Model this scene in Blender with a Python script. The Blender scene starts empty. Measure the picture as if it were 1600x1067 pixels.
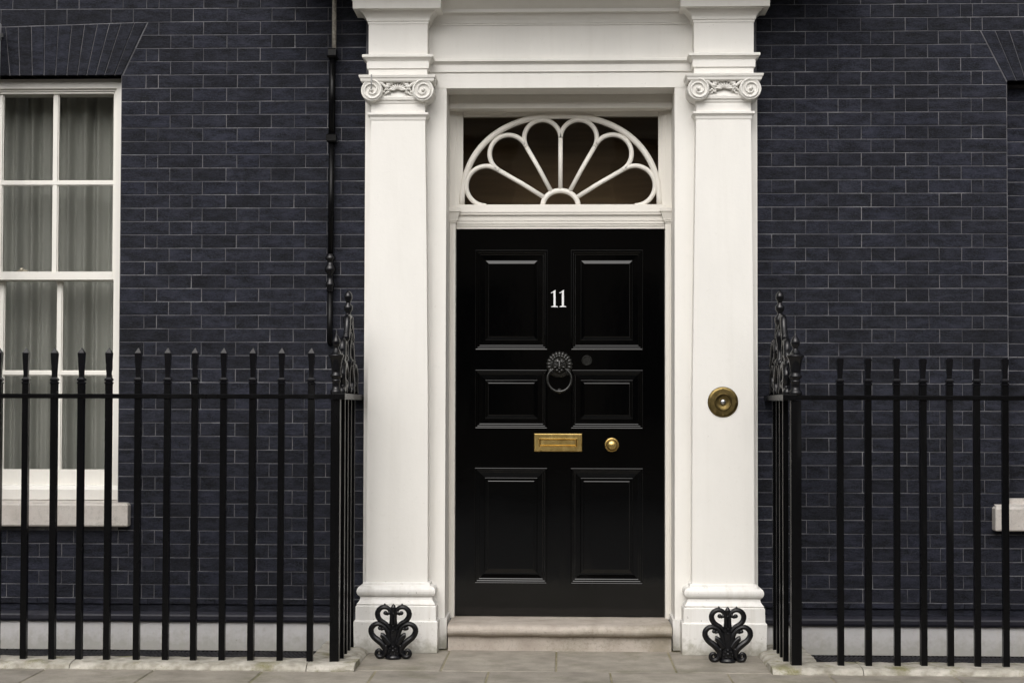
import bpy, math, random
from mathutils import Vector, Matrix
random.seed(11)
S = bpy.context.scene
COL = S.collection

# ------------------------------------------------------------------ camera, sky, sun, exposure
YAW, PITCH, ROLL = math.radians(1.9), math.radians(1.5), 0.0025
fw = Vector((-math.sin(YAW)*math.cos(PITCH), math.cos(YAW)*math.cos(PITCH), math.sin(PITCH)))
rt = Vector((math.cos(YAW), math.sin(YAW), 0)); up = rt.cross(fw)
r2 = rt*math.cos(ROLL) + up*math.sin(ROLL); u2 = -rt*math.sin(ROLL) + up*math.cos(ROLL)
cam = bpy.data.cameras.new('camera'); camo = bpy.data.objects.new('camera', cam); COL.objects.link(camo)
M = Matrix((r2, u2, -fw)).transposed().to_4x4(); M.translation = Vector((0, -8.57, 1.32))
camo.matrix_world = M
cam.sensor_width = 36; cam.sensor_fit = 'HORIZONTAL'; cam.lens = 54.0; cam.shift_y = 44/1600
cam.clip_end = 500; cam.clip_start = 0.05
S.camera = camo

SUN_EL, SUN_AZ = math.radians(41), math.radians(-10)     # azimuth from the street side, a little left
w = bpy.data.worlds.new("World"); S.world = w; w.use_nodes = True
nt = w.node_tree; nt.nodes.clear()
sky = nt.nodes.new('ShaderNodeTexSky'); sky.sky_type = 'NISHITA'; sky.sun_disc = False
sky.sun_elevation = SUN_EL; sky.sun_rotation = math.pi - SUN_AZ
sky.air_density = 1.0; sky.dust_density = 6.0; sky.ozone_density = 1.0
hs = nt.nodes.new('ShaderNodeHueSaturation'); hs.inputs['Saturation'].default_value = 0.22
bg = nt.nodes.new('ShaderNodeBackground'); bg.inputs['Strength'].default_value = 0.13
out = nt.nodes.new('ShaderNodeOutputWorld')
nt.links.new(sky.outputs[0], hs.inputs['Color']); nt.links.new(hs.outputs[0], bg.inputs[0]); nt.links.new(bg.outputs[0], out.inputs[0])
sl = bpy.data.lights.new('sun', 'SUN'); sl.energy = 1.25; sl.angle = math.radians(80); sl.color = (1.0, 0.965, 0.92)
so = bpy.data.objects.new('sun', sl); COL.objects.link(so)
sdir = Vector((math.sin(SUN_AZ)*math.cos(SUN_EL), -math.cos(SUN_AZ)*math.cos(SUN_EL), math.sin(SUN_EL)))
so.rotation_euler = sdir.to_track_quat('Z', 'Y').to_euler(); so.location = sdir*30
S.view_settings.view_transform = 'Standard'; S.view_settings.look = 'None'
S.view_settings.exposure = 0.13; S.view_settings.gamma = 1.0; S.view_settings.use_curve_mapping = False
S.render.engine = 'CYCLES'
S.cycles.max_bounces = 8; S.cycles.use_denoising = True
S.cycles.caustics_reflective = False; S.cycles.caustics_refractive = False

# ------------------------------------------------------------------ materials
def mat(name):
    m = bpy.data.materials.new(name); m.use_nodes = True
    return m, m.node_tree.nodes, m.node_tree.links, m.node_tree.nodes['Principled BSDF']
def N(ns, t, **k):
    n = ns.new(t)
    for a, b in k.items():
        if a in n.inputs: n.inputs[a].default_value = b
        else: setattr(n, a, b)
    return n
def ramp(ns, ls, src, stops):
    r = ns.new('ShaderNodeValToRGB'); e = r.color_ramp.elements
    while len(e) < len(stops): e.new(0.5)
    for i, (p, c) in enumerate(stops):
        e[i].position = p; e[i].color = (*c, 1) if len(c) == 3 else c
    ls.new(src, r.inputs[0]); return r.outputs[0]
def mixc(ns, ls, fac, a, b, mode='MIX'):
    n = ns.new('ShaderNodeMix'); n.data_type = 'RGBA'; n.blend_type = mode
    for sock, v in ((n.inputs[0], fac), (n.inputs[6], a), (n.inputs[7], b)):
        if isinstance(v, (int, float)): sock.default_value = v
        elif isinstance(v, tuple): sock.default_value = (*v, 1)
        else: ls.new(v, sock)
    return n.outputs[2]
def noise(ns, ls, vec, scale, detail=4, rough=0.55, wscale=None):
    n = ns.new('ShaderNodeTexNoise'); n.inputs['Scale'].default_value = scale
    n.inputs['Detail'].default_value = detail; n.inputs['Roughness'].default_value = rough
    if vec is not None: ls.new(vec, n.inputs['Vector'])
    return n.outputs['Fac']
def position(ns): return ns.new('ShaderNodeNewGeometry').outputs['Position']
def mapping(ns, ls, vec, sc):
    n = ns.new('ShaderNodeMapping'); n.inputs['Scale'].default_value = sc; ls.new(vec, n.inputs['Vector']); return n.outputs[0]
def bump(ns, ls, p, h, strength, dist=0.002):
    b = ns.new('ShaderNodeBump'); b.inputs['Strength'].default_value = strength; b.inputs['Distance'].default_value = dist
    ls.new(h, b.inputs['Height']); ls.new(b.outputs[0], p.inputs['Normal'])
def maths(ns, ls, op, a, b=None):
    n = ns.new('ShaderNodeMath'); n.operation = op
    for i, v in enumerate((a, b)):
        if v is None: continue
        if isinstance(v, (int, float)): n.inputs[i].default_value = v
        else: ls.new(v, n.inputs[i])
    return n.outputs[0]

def brick_material():
    m, ns, ls, p = mat('dark_painted_brick')
    g = ns.new('ShaderNodeNewGeometry'); oi = ns.new('ShaderNodeObjectInfo')
    rnd = maths(ns, ls, 'FRACT', maths(ns, ls, 'ADD', g.outputs['Random Per Island'], oi.outputs['Random']))
    off = ns.new('ShaderNodeCombineXYZ'); ls.new(maths(ns, ls, 'MULTIPLY', rnd, 37.0), off.inputs[0]); ls.new(maths(ns, ls, 'MULTIPLY', rnd, 11.0), off.inputs[2])
    va = ns.new('ShaderNodeVectorMath'); ls.new(g.outputs['Position'], va.inputs[0]); ls.new(off.outputs[0], va.inputs[1])
    v = va.outputs[0]
    blotch = noise(ns, ls, mapping(ns, ls, v, (0.75, 1, 1.9)), 12, 7, 0.70)
    grain = noise(ns, ls, mapping(ns, ls, v, (1, 1, 2.0)), 95, 6, 0.7)
    fine = noise(ns, ls, v, 420, 3, 0.6)
    c = ramp(ns, ls, blotch, [(0.36, (0.0034, 0.0037, 0.0052)), (0.5, (0.0118, 0.0128, 0.0196)), (0.64, (0.0250, 0.0268, 0.0395))])
    c = mixc(ns, ls, ramp(ns, ls, grain, [(0.45, (0, 0, 0)), (0.72, (0.8, 0.8, 0.8))]), c, (0.036, 0.0388, 0.053))
    tint = ramp(ns, ls, rnd, [(0.0, (0.72, 0.72, 0.72)), (0.3, (0.95, 0.95, 0.95)), (0.65, (1.05, 1.05, 1.05)), (0.85, (1.04, 1.06, 1.12)), (1.0, (1.24, 1.24, 1.24))])
    c = mixc(ns, ls, 1.0, c, tint, 'MULTIPLY')
    big = noise(ns, ls, g.outputs['Position'], 0.9, 3)
    c = mixc(ns, ls, 1.0, c, ramp(ns, ls, big, [(0.3, (0.84, 0.84, 0.82)), (0.7, (1.15, 1.14, 1.16))]), 'MULTIPLY')
    ls.new(c, p.inputs['Base Color']); p.inputs['Roughness'].default_value = 0.7
    p.inputs['Specular IOR Level'].default_value = 0.2
    h = maths(ns, ls, 'ADD', maths(ns, ls, 'MULTIPLY', grain, 1.0), maths(ns, ls, 'MULTIPLY', fine, 0.45))
    h = maths(ns, ls, 'ADD', h, maths(ns, ls, 'MULTIPLY', blotch, 1.6))
    bump(ns, ls, p, h, 0.9, 0.006)
    return m
def mortar_material():
    m, ns, ls, p = mat('pale_tuck_pointing')
    v = position(ns)
    a = noise(ns, ls, v, 5, 4); b = noise(ns, ls, v, 60, 4)
    c = ramp(ns, ls, a, [(0.3, (0.05, 0.05, 0.056)), (0.55, (0.14, 0.14, 0.152)), (0.75, (0.27, 0.27, 0.28))])
    c = mixc(ns, ls, ramp(ns, ls, b, [(0.52, (0, 0, 0)), (0.68, (0.75, 0.75, 0.75))]), c, (0.05, 0.05, 0.055))
    ls.new(c, p.inputs['Base Color']); p.inputs['Roughness'].default_value = 0.9
    return m
def white_paint(name, col=(0.80, 0.79, 0.765), dirt=0.25, rough=0.5, grime=(0.30, 0.27, 0.21), lowdirt=0.0, bmp=0.28):
    m, ns, ls, p = mat(name)
    v = position(ns)
    a = noise(ns, ls, mapping(ns, ls, v, (1, 1, 0.35)), 3.2, 6, 0.6); b = noise(ns, ls, v, 26, 6, 0.65); f = noise(ns, ls, v, 160, 3)
    c = ramp(ns, ls, a, [(0.3, tuple(x*0.93 for x in col)), (0.65, col)])
    c = mixc(ns, ls, ramp(ns, ls, b, [(0.60, (0, 0, 0)), (0.80, (dirt, dirt, dirt))]), c, grime)
    st = noise(ns, ls, mapping(ns, ls, v, (1, 1, 0.05)), 22, 4, 0.6)
    c = mixc(ns, ls, ramp(ns, ls, st, [(0.52, (0, 0, 0)), (0.75, (dirt*0.8, dirt*0.8, dirt*0.8))]), c, (0.52, 0.49, 0.43))
    sp = noise(ns, ls, v, 70, 2, 0.5)
    c = mixc(ns, ls, ramp(ns, ls, sp, [(0.735, (0, 0, 0)), (0.76, (dirt*1.6, dirt*1.6, dirt*1.6))]), c, (0.16, 0.14, 0.11))
    if lowdirt:
        sx = ns.new('ShaderNodeSeparateXYZ'); ls.new(v, sx.inputs[0])
        hgt = maths(ns, ls, 'ADD', sx.outputs[2], maths(ns, ls, 'MULTIPLY', maths(ns, ls, 'SUBTRACT', b, 0.5), 0.22))
        c = mixc(ns, ls, ramp(ns, ls, hgt, [(0.0, (lowdirt, lowdirt, lowdirt)), (0.09, (0, 0, 0))]), c, (0.20, 0.185, 0.12))
    ls.new(c, p.inputs['Base Color']); p.inputs['Roughness'].default_value = rough
    bump(ns, ls, p, maths(ns, ls, 'ADD', maths(ns, ls, 'MULTIPLY', a, 2.0), maths(ns, ls, 'ADD', b, maths(ns, ls, 'MULTIPLY', f, 0.3))), bmp, 0.003)
    return m
def black_gloss(name, base=0.006, rough=0.16, wob=0.12, spec=0.5, blue=1.1):
    m, ns, ls, p = mat(name)
    v = position(ns)
    a = noise(ns, ls, mapping(ns, ls, v, (1, 1, 0.6)), 5, 3); b = noise(ns, ls, v, 60, 4); s = noise(ns, ls, mapping(ns, ls, v, (1, 1, 0.3)), 3.2, 5, 0.6)
    ls.new(ramp(ns, ls, b, [(0.3, (base, base, base*blue)), (0.75, (base*1.6, base*1.6, base*1.6*blue))]), p.inputs['Base Color'])
    ls.new(ramp(ns, ls, s, [(0.35, (rough*0.7,)*3), (0.6, (rough,)*3), (0.72, (rough*2.3,)*3)]), p.inputs['Roughness'])
    bump(ns, ls, p, maths(ns, ls, 'ADD', a, maths(ns, ls, 'MULTIPLY', b, 0.10)), wob, 0.006)
    p.inputs['Specular IOR Level'].default_value = spec
    return m
def brass(name, c1, c2, rough):
    m, ns, ls, p = mat(name)
    v = position(ns); a = noise(ns, ls, v, 30, 5); b = noise(ns, ls, mapping(ns, ls, v, (6, 1, 1)), 12, 4)
    c = ramp(ns, ls, a, [(0.35, c1), (0.65, c2)]); ls.new(c, p.inputs['Base Color'])
    p.inputs['Metallic'].default_value = 1.0
    ls.new(ramp(ns, ls, b, [(0.3, (rough*0.8,)*3), (0.7, (rough*1.15,)*3)]), p.inputs['Roughness'])
    return m
def stone(name, c1, c2, c3, scale=6, moss=0.0, mosscol=(0.10, 0.105, 0.03), rough=0.85, bmp=0.5, moss_scale=3.5, perobj=0.0):
    m, ns, ls, p = mat(name)
    g = ns.new('ShaderNodeNewGeometry'); v = g.outputs['Position']
    a = noise(ns, ls, v, scale, 6, 0.62); b = noise(ns, ls, v, scale*8, 6, 0.7); d = noise(ns, ls, v, scale*40, 3)
    c = ramp(ns, ls, a, [(0.3, c1), (0.5, c2), (0.7, c3)])
    c = mixc(ns, ls, ramp(ns, ls, b, [(0.5, (0, 0, 0)), (0.75, (0.55, 0.55, 0.55))]), c, tuple(x*0.55 for x in c1))
    c = mixc(ns, ls, ramp(ns, ls, d, [(0.6, (0, 0, 0)), (0.8, (0.45, 0.45, 0.45))]), c, tuple(min(1, x*1.35) for x in c3))
    if perobj:
        oi = ns.new('ShaderNodeObjectInfo')
        c = mixc(ns, ls, 1.0, c, ramp(ns, ls, oi.outputs['Random'], [(0, (1-perobj, 1-perobj, 1-perobj*0.8)), (0.5, (1, 0.99, 0.96)), (1, (1+perobj, 1+perobj*0.95, 1+perobj*0.85))]), 'MULTIPLY')
    if moss:
        e = noise(ns, ls, v, moss_scale, 5, 0.6); e2 = maths(ns, ls, 'ADD', e, maths(ns, ls, 'MULTIPLY', b, 0.25))
        c = mixc(ns, ls, ramp(ns, ls, e2, [(0.66, (0, 0, 0)), (0.80, (moss, moss, moss))]), c, mosscol)
    ls.new(c, p.inputs['Base Color']); p.inputs['Roughness'].default_value = rough
    bump(ns, ls, p, maths(ns, ls, 'ADD', a, maths(ns, ls, 'ADD', maths(ns, ls, 'MULTIPLY', b, 0.5), maths(ns, ls, 'MULTIPLY', d, 0.15))), bmp, 0.006)
    return m
def plain(name, c, rough=0.6, metal=0.0, nscale=20, var=0.15):
    m, ns, ls, p = mat(name)
    a = noise(ns, ls, position(ns), nscale, 4)
    ls.new(ramp(ns, ls, a, [(0.3, tuple(x*(1-var) for x in c)), (0.7, tuple(min(1, x*(1+var)) for x in c))]), p.inputs['Base Color'])
    p.inputs['Roughness'].default_value = rough; p.inputs['Metallic'].default_value = metal
    return m
def glass(name, tint=(0.88, 0.88, 0.87), wob=0.03, r0=0.05):
    m = bpy.data.materials.new(name); m.use_nodes = True
    ns, ls = m.node_tree.nodes, m.node_tree.links; ns.clear()
    o = ns.new('ShaderNodeOutputMaterial'); mx = ns.new('ShaderNodeMixShader'); tr = ns.new('ShaderNodeBsdfTransparent'); gl = ns.new('ShaderNodeBsdfGlossy'); lw_ = ns.new('ShaderNodeLayerWeight')
    tr.inputs[0].default_value = (*tint, 1); gl.inputs['Roughness'].default_value = 0.02; lw_.inputs[0].default_value = 0.5
    a = noise(ns, ls, position(ns), 3.0, 2); b = ns.new('ShaderNodeBump'); b.inputs['Strength'].default_value = wob; b.inputs['Distance'].default_value = 0.02
    ls.new(a, b.inputs['Height']); ls.new(b.outputs[0], gl.inputs['Normal'])
    refl = maths(ns, ls, 'ADD', maths(ns, ls, 'MULTIPLY', maths(ns, ls, 'POWER', lw_.outputs['Facing'], 5.0), 0.95), r0)   # Schlick, per face
    ls.new(refl, mx.inputs[0]); ls.new(tr.outputs[0], mx.inputs[1]); ls.new(gl.outputs[0], mx.inputs[2]); ls.new(mx.outputs[0], o.inputs[0])
    return m
MB_BRICK = brick_material(); M_MORTAR = mortar_material()
M_WHITE = white_paint('white_painted_stucco', (0.81, 0.792, 0.752), 0.11, lowdirt=0.0)
M_WHITE_BASE = white_paint('white_painted_stucco_scuffed', (0.79, 0.775, 0.745), 0.5, lowdirt=0.65)
M_CREAM = white_paint('cream_painted_joinery', (0.81, 0.78, 0.72), 0.08, 0.38, bmp=0.10)
M_SASH = white_paint('sash_paint', (0.79, 0.77, 0.72), 0.08, 0.38, bmp=0.12)
M_PLINTH = white_paint('whitewashed_plinth', (0.57, 0.56, 0.56), 0.45, 0.8, lowdirt=0.4)
M_DOOR = black_gloss('black_gloss_door_paint', 0.0006, 0.08, 0.14, 0.52)
M_IRON = black_gloss('black_painted_iron', 0.0022, 0.30, 0.35, 0.16)
M_IRON_GLOSS = black_gloss('black_enamel_cast_iron', 0.0035, 0.22, 0.35, 0.42, 1.25)
M_KNOCK = black_gloss('blackened_knocker', 0.007, 0.34, 0.1, 0.55, 0.85)
M_LEDGE = black_gloss('dark_blue_black_render', 0.014, 0.40, 0.5, 0.4, 1.45)
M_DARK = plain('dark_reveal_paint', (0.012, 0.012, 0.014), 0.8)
M_VOID = plain('dark_interior', (0.035, 0.03, 0.025), 0.9)
def reflection_streaks(name):
    m, ns, ls, p = mat(name)
    a = noise(ns, ls, mapping(ns, ls, position(ns), (0.7, 1, 9)), 3.0, 4)
    ls.new(ramp(ns, ls, a, [(0.2, (0.20, 0.15, 0.105)), (0.55, (0.30, 0.23, 0.165)), (0.85, (0.40, 0.32, 0.24))]), p.inputs['Base Color']); p.inputs['Roughness'].default_value = 0.6  # brown bands painted in place of the streaky reflections on the fanlight glass
    return m
M_HALL_REFLECTION = reflection_streaks('hall_lining_painted_reflection')
M_BRASS = brass('polished_brass', (0.50, 0.345, 0.115), (0.62, 0.45, 0.17), 0.33)
M_BRASS_OLD = brass('tarnished_brass', (0.12, 0.088, 0.035), (0.21, 0.155, 0.06), 0.38)
M_STEEL = plain('worn_steel', (0.62, 0.62, 0.63), 0.25, 1.0)
M_NUM = plain('white_numeral_paint', (0.78, 0.79, 0.80), 0.4, 0, 40, 0.05)
M_SILL = stone('pale_sill_stone', (0.50, 0.46, 0.42), (0.58, 0.54, 0.50), (0.63, 0.60, 0.56), 7, 0.25, (0.25, 0.23, 0.18), bmp=0.3)
M_STEP = stone('worn_limestone_step', (0.33, 0.285, 0.24), (0.43, 0.38, 0.33), (0.50, 0.45, 0.40), 7, 0.35, (0.12, 0.11, 0.045), bmp=0.45, moss_scale=2.6)
M_KERB = stone('weathered_kerb_stone', (0.24, 0.222, 0.175), (0.42, 0.395, 0.34), (0.58, 0.55, 0.49), 14, 0.85, (0.17, 0.16, 0.06), bmp=1.0, moss_scale=5)
M_PAVE = stone('york_stone_paving', (0.185, 0.167, 0.142), (0.265, 0.242, 0.207), (0.335, 0.307, 0.265), 6, 0.4, (0.13, 0.125, 0.07), bmp=0.4, perobj=0.12)
M_JOINT = stone('mossy_paving_joint', (0.13, 0.12, 0.06), (0.22, 0.195, 0.12), (0.32, 0.285, 0.20), 9, 0.8, (0.09, 0.10, 0.025))
M_ROAD = stone('asphalt', (0.04, 0.04, 0.04), (0.05, 0.05, 0.05), (0.06, 0.06, 0.06), 9)
M_OPP = stone('soot_stained_stone', (0.17, 0.14, 0.105), (0.23, 0.195, 0.15), (0.28, 0.24, 0.19), 1.2)
M_CURT = plain('grey_net_curtain', (0.40, 0.41, 0.385), 0.9, 0, 300, 0.08)
M_LEAD = plain('grey_metal_pipe', (0.30, 0.30, 0.30), 0.45, 0.0, 25, 0.25)
M_ROD = plain('bare_pale_rod', (0.33, 0.31, 0.27), 0.6, 0.0, 60, 0.45)
M_GLASS = glass('window_glass', wob=0.08, r0=0.07); M_GLASS2 = glass('fanlight_glass', (0.75, 0.72, 0.66), 0.06, 0.10)

# ------------------------------------------------------------------ mesh helpers
class MB:
    def __init__(s): s.v = []; s.f = []; s.mi = []; s.sm = []
    def add(s, vs, fs, mi=0, smooth=False):
        o = len(s.v); s.v += [tuple(x) for x in vs]
        for f in fs: s.f.append(tuple(i+o for i in f)); s.mi.append(mi); s.sm.append(smooth)
        return s
    def box(s, x0, x1, y0, y1, z0, z1, mi=0, bev=0.0, front_mi=None):
        if bev:
            b = bev
            return s.poly([(x0, z0), (x1, z0), (x1, z1), (x0, z1)], y0, y1, b, mi)
        vs = [(x0,y0,z0),(x1,y0,z0),(x1,y1,z0),(x0,y1,z0),(x0,y0,z1),(x1,y0,z1),(x1,y1,z1),(x0,y1,z1)]
        fs = [(0,1,5,4),(1,2,6,5),(2,3,7,6),(3,0,4,7),(4,5,6,7),(3,2,1,0)]
        if front_mi is None: s.add(vs, fs, mi)
        else:
            s.add(vs, fs[1:], mi); s.add(vs, fs[:1], front_mi)
        return s
    def poly(s, pts, y0, y1, bev=0.0, mi=0):
        """convex XZ polygon (counter-clockwise seen from -Y) extruded from y0 (front) to y1 with a bevelled front edge"""
        n = len(pts)
        if bev:
            ins = inset(pts, bev)
            vs = [(x, y0, z) for x, z in ins] + [(x, y0+bev, z) for x, z in pts] + [(x, y1, z) for x, z in pts]
            fs = [tuple(range(n))]
            for i in range(n):
                j = (i+1) % n
                fs += [(i+n, j+n, j, i), (i+2*n, j+2*n, j+n, i+n)]
            fs.append(tuple(2*n+i for i in reversed(range(n))))
        else:
            vs = [(x, y0, z) for x, z in pts] + [(x, y1, z) for x, z in pts]
            fs = [tuple(range(n)), tuple(n+i for i in reversed(range(n)))]
            for i in range(n):
                j = (i+1) % n; fs.append((i+n, j+n, j, i))
        return s.add(vs, fs, mi)
    def ring(s, cx, half, front, back, prof, mi=0, half2=None, cap=True, four=False):
        """moulded block: profile of (z, out) carried round three (or four) sides of a rectangle"""
        vs = []
        for z, o in prof:
            b = back + (o if four else 0)
            vs += [(cx-half-o, b, z), (cx-half-o, front-o, z), (cx+half+o, front-o, z), (cx+half+o, b, z)]
        fs = []
        for k in range(len(prof)-1):
            a, b = 4*k, 4*k+4
            for i in range(4):
                j = (i+1) % 4; fs.append((a+i, a+j, b+j, b+i))
        m = 4*(len(prof)-1)
        if cap: fs += [(3, 2, 1, 0), (m, m+1, m+2, m+3)]
        return s.add(vs, fs, mi)
    def run(s, x0, x1, face, back, prof, mi=0):
        """straight moulding along X: profile of (z, out)"""
        n = len(prof)
        vs = [(x, face-o, z) for x in (x0, x1) for z, o in prof] + [(x, back, z) for x in (x0, x1) for z in (prof[0][0], prof[-1][0])]
        fs = [(k, n+k, n+k+1, k+1) for k in range(n-1)]
        b = 2*n
        fs += [(b, b+2, n, 0), (n-1, 2*n-1, b+3, b+1), (b, b+1, b+3, b+2), tuple([b]+list(range(n))+[b+1]), tuple([b+3]+[n+i for i in reversed(range(n))]+[b+2])]
        return s.add(vs, fs, mi)
    def lathe(s, prof, c=(0, 0, 0), n=16, axis='Z', mi=0, smooth=True, sx=1, sy=1):
        vs = []; cx, cy, cz = c
        for r, h in prof:
            for i in range(n):
                a = 2*math.pi*i/n; u, v = r*math.cos(a)*sx, r*math.sin(a)*sy
                vs.append((cx+u, cy+v, cz+h) if axis == 'Z' else (cx+u, cy-h, cz+v))
        fs = []
        for k in range(len(prof)-1):
            for i in range(n):
                j = (i+1) % n; fs.append((k*n+i, k*n+j, k*n+n+j, k*n+n+i))
        fs += [tuple(reversed(range(n))), tuple((len(prof)-1)*n+i for i in range(n))]
        return s.add(vs, fs, mi, smooth)
    def ell(s, c, r, n=10, m=6, mi=0, rot=None):
        vs = [];
        for k in range(m+1):
            t = math.pi*k/m
            for i in range(n):
                a = 2*math.pi*i/n
                v = Vector((r[0]*math.sin(t)*math.cos(a), r[1]*math.sin(t)*math.sin(a), r[2]*math.cos(t)))
                if rot is not None: v = rot @ v
                vs.append(v+Vector(c))
        fs = [(k*n+i, k*n+n+i, k*n+n+(i+1) % n, k*n+(i+1) % n) for k in range(m) for i in range(n)]
        return s.add(vs, fs, mi, True)
    def tube(s, pts, rad, n=8, flat=1.0, mi=0, nor=None, closed=False, smooth=True):
        """tube along pts; 'nor' is a fixed direction along which the section is scaled by flat"""
        pts = [Vector(p) for p in pts]; m = len(pts)
        if not hasattr(rad, '__len__'): rad = [rad]*m
        vs = []; ref = None
        for i, p in enumerate(pts):
            if closed: t = (pts[(i+1) % m]-pts[i-1])
            else: t = pts[min(i+1, m-1)]-pts[max(i-1, 0)]
            t = t.normalized()
            if nor is not None: a = Vector(nor)
            else:
                if ref is None: ref = Vector((0, 1, 0)) if abs(t.y) < 0.9 else Vector((1, 0, 0))
                a = ref
            b = t.cross(a).normalized(); a = b.cross(t).normalized(); ref = a
            for k in range(n):
                th = 2*math.pi*k/n + math.pi/n
                vs.append(p + a*(math.cos(th)*rad[i]*flat) + b*(math.sin(th)*rad[i]))
        fs = []
        for i in range(m if closed else m-1):
            q = (i+1) % m
            for k in range(n):
                l = (k+1) % n; fs.append((i*n+k, i*n+l, q*n+l, q*n+k))
        if not closed: fs += [tuple(reversed(range(n))), tuple((m-1)*n+k for k in range(n))]
        return s.add(vs, fs, mi, smooth)
    def mesh(s, name, mats, origin=None):
        vs = s.v
        if origin is None:
            lo = [min(v[i] for v in vs) for i in range(3)]; hi = [max(v[i] for v in vs) for i in range(3)]
            origin = Vector([(a+b)/2 for a, b in zip(lo, hi)])
        me = bpy.data.meshes.new(name)
        me.from_pydata([(v[0]-origin[0], v[1]-origin[1], v[2]-origin[2]) for v in vs], [], s.f)
        for m in (mats if isinstance(mats, (list, tuple)) else [mats]): me.materials.append(m)
        me.polygons.foreach_set('material_index', s.mi); me.polygons.foreach_set('use_smooth', s.sm)
        me.update()
        return me, Vector(origin)
def inset(pts, d):
    n = len(pts); res = []
    for i in range(n):
        p0, p1, p2 = Vector(pts[i-1]), Vector(pts[i]), Vector(pts[(i+1) % n])
        e1 = (p1-p0).normalized(); e2 = (p2-p1).normalized()
        n1 = Vector((-e1.y, e1.x)); n2 = Vector((-e2.y, e2.x))
        k = n1+n2; q = k.dot(n1)
        res.append(tuple(p1 + k*(d/max(q, 0.3))))
    return res
def clip(poly, a, b):
    """keep the part of poly on the left of the line a -> b"""
    res = []
    def side(p): return (b[0]-a[0])*(p[1]-a[1])-(b[1]-a[1])*(p[0]-a[0])
    for i in range(len(poly)):
        p, q = poly[i], poly[(i+1) % len(poly)]; sp, sq = side(p), side(q)
        if sp >= 0: res.append(p)
        if sp*sq < 0:
            t = sp/(sp-sq); res.append((p[0]+(q[0]-p[0])*t, p[1]+(q[1]-p[1])*t))
    return res
def area(p): return 0.5*sum(p[i-1][0]*p[i][1]-p[i][0]*p[i-1][1] for i in range(len(p)))
WO = {}
def link(o, parent, origin):
    COL.objects.link(o); WO[o.name] = Vector(origin)
    if parent is not None: o.parent = parent; o.location = Vector(origin)-WO[parent.name]
    else: o.location = origin
    return o
def thing(name, label, cat, loc=(0, 0, 0), group=None, kind=None):
    o = bpy.data.objects.new(name, None); o.empty_display_size = 0.1
    link(o, None, loc); tag(o, label, cat, group, kind); return o
def tag(o, label=None, cat=None, group=None, kind=None):
    if label: o['label'] = label
    if cat: o['category'] = cat
    if group: o['group'] = group
    if kind: o['kind'] = kind
    return o
def part(name, mb, m, parent=None, origin=None, label=None, kind=None):
    me, c = mb.mesh(name, m, origin)
    o = link(bpy.data.objects.new(name, me), parent, c)
    if label: o['label'] = label
    if kind: o['kind'] = kind
    return o
def place(name, me, parent, origin):
    return link(bpy.data.objects.new(name, me), parent, origin)
def copy_tree(o, parent, loc):
    c = o.copy(); COL.objects.link(c); c.parent = parent; c.location = loc
    WO[c.name] = Vector(loc) + (WO[parent.name] if parent else Vector((0, 0, 0)))
    for ch in list(o.children): copy_tree(ch, c, ch.location.copy())
    return c
CX = -0.017                                                     # centre line of the doorway

# ------------------------------------------------------------------ ground, road, the far side of the street
g = MB(); g.box(-260, 260, -300, 60, -0.60, -0.50)
tag(part('ground', g, M_ROAD), 'dark ground sheet running out under the street', 'ground', kind='structure')
g = MB(); g.box(-60, 60, -17.0, -2.9, -0.4, -0.12)
tag(part('road', g, M_ROAD), 'asphalt road in front of the pavement', 'road', kind='structure')
g = MB(); g.box(-60, 60, -22.0, -17.0, -0.4, 0.0)
tag(part('far_pavement', g, M_PAVE), 'stone pavement on the far side of the road', 'pavement', kind='structure')
opp = thing('stone_building', 'long sooty stone building across the street, seen only as a reflection', 'building', (0, -24, 0))
g = MB()
for i in range(-9, 10):
    x = i*3.4; g.box(x-1.0, x+1.0, -23.6, -22, 0, 7)
for z0, z1 in ((0, 1.1), (3.9, 5.4), (6.9, 7.4)): g.box(-32.0, 32.0, -23.55, -22.05, z0, z1)
g.box(-32.4, 32.4, -23.6, -21.6, 7.4, 7.8)
g.box(-31.6, 31.6, -30, -24.2, 0, 7.3)
part('wall', g, M_OPP, opp)
g = MB(); g.box(-31.6, 31.6, -23.9, -23.2, 0.2, 7.2); part('window', g, plain('dark_far_glass', (0.02, 0.02, 0.022), 0.2), opp)

# ------------------------------------------------------------------ pavement
pave = thing('pavement', 'grey york stone pavement of large slabs before the door', 'pavement', (0, -2.5, 0), kind='structure')
g = MB(); g.box(-8, 8, -2.9, -0.60, -0.40, -0.0045); g.box(-1.30, 1.30, -0.60, 0.25, -0.40, -0.0045); part('joint_bed', g, M_JOINT, pave)
def slab(x0, x1, y0, y1, skew=0.0):
    gp = 0.0045; z = random.uniform(-0.0015, 0.0015); b = 0.004
    pts = [(x0+gp-skew, y0+gp), (x1-gp-skew, y0+gp), (x1-gp+skew*0, y1-gp), (x0+gp, y1-gp)]
    pts = [(x+random.uniform(-.002, .002), y+random.uniform(-.002, .002)) for x, y in pts]
    ins = inset(pts, b)
    vs = [(x, y, z+random.uniform(-.001, .001)) for x, y in ins]+[(x, y, z-b) for x, y in pts]+[(x, y, -0.05) for x, y in pts]
    fs = [(0, 1, 2, 3)]+[(i+4, (i+1) % 4+4, (i+1) % 4, i) for i in range(4)]+[(i+8, (i+1) % 4+8, (i+1) % 4+4, i+4) for i in range(4)]
    m = MB(); m.add(vs, fs); part('paving_stone', m, M_PAVE, pave)
for a, b in zip([-1.30, -0.618, -0.034, 0.576, 1.30], [-0.618, -0.034, 0.576, 1.30]): slab(a, b, -0.772, -0.095)
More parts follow.
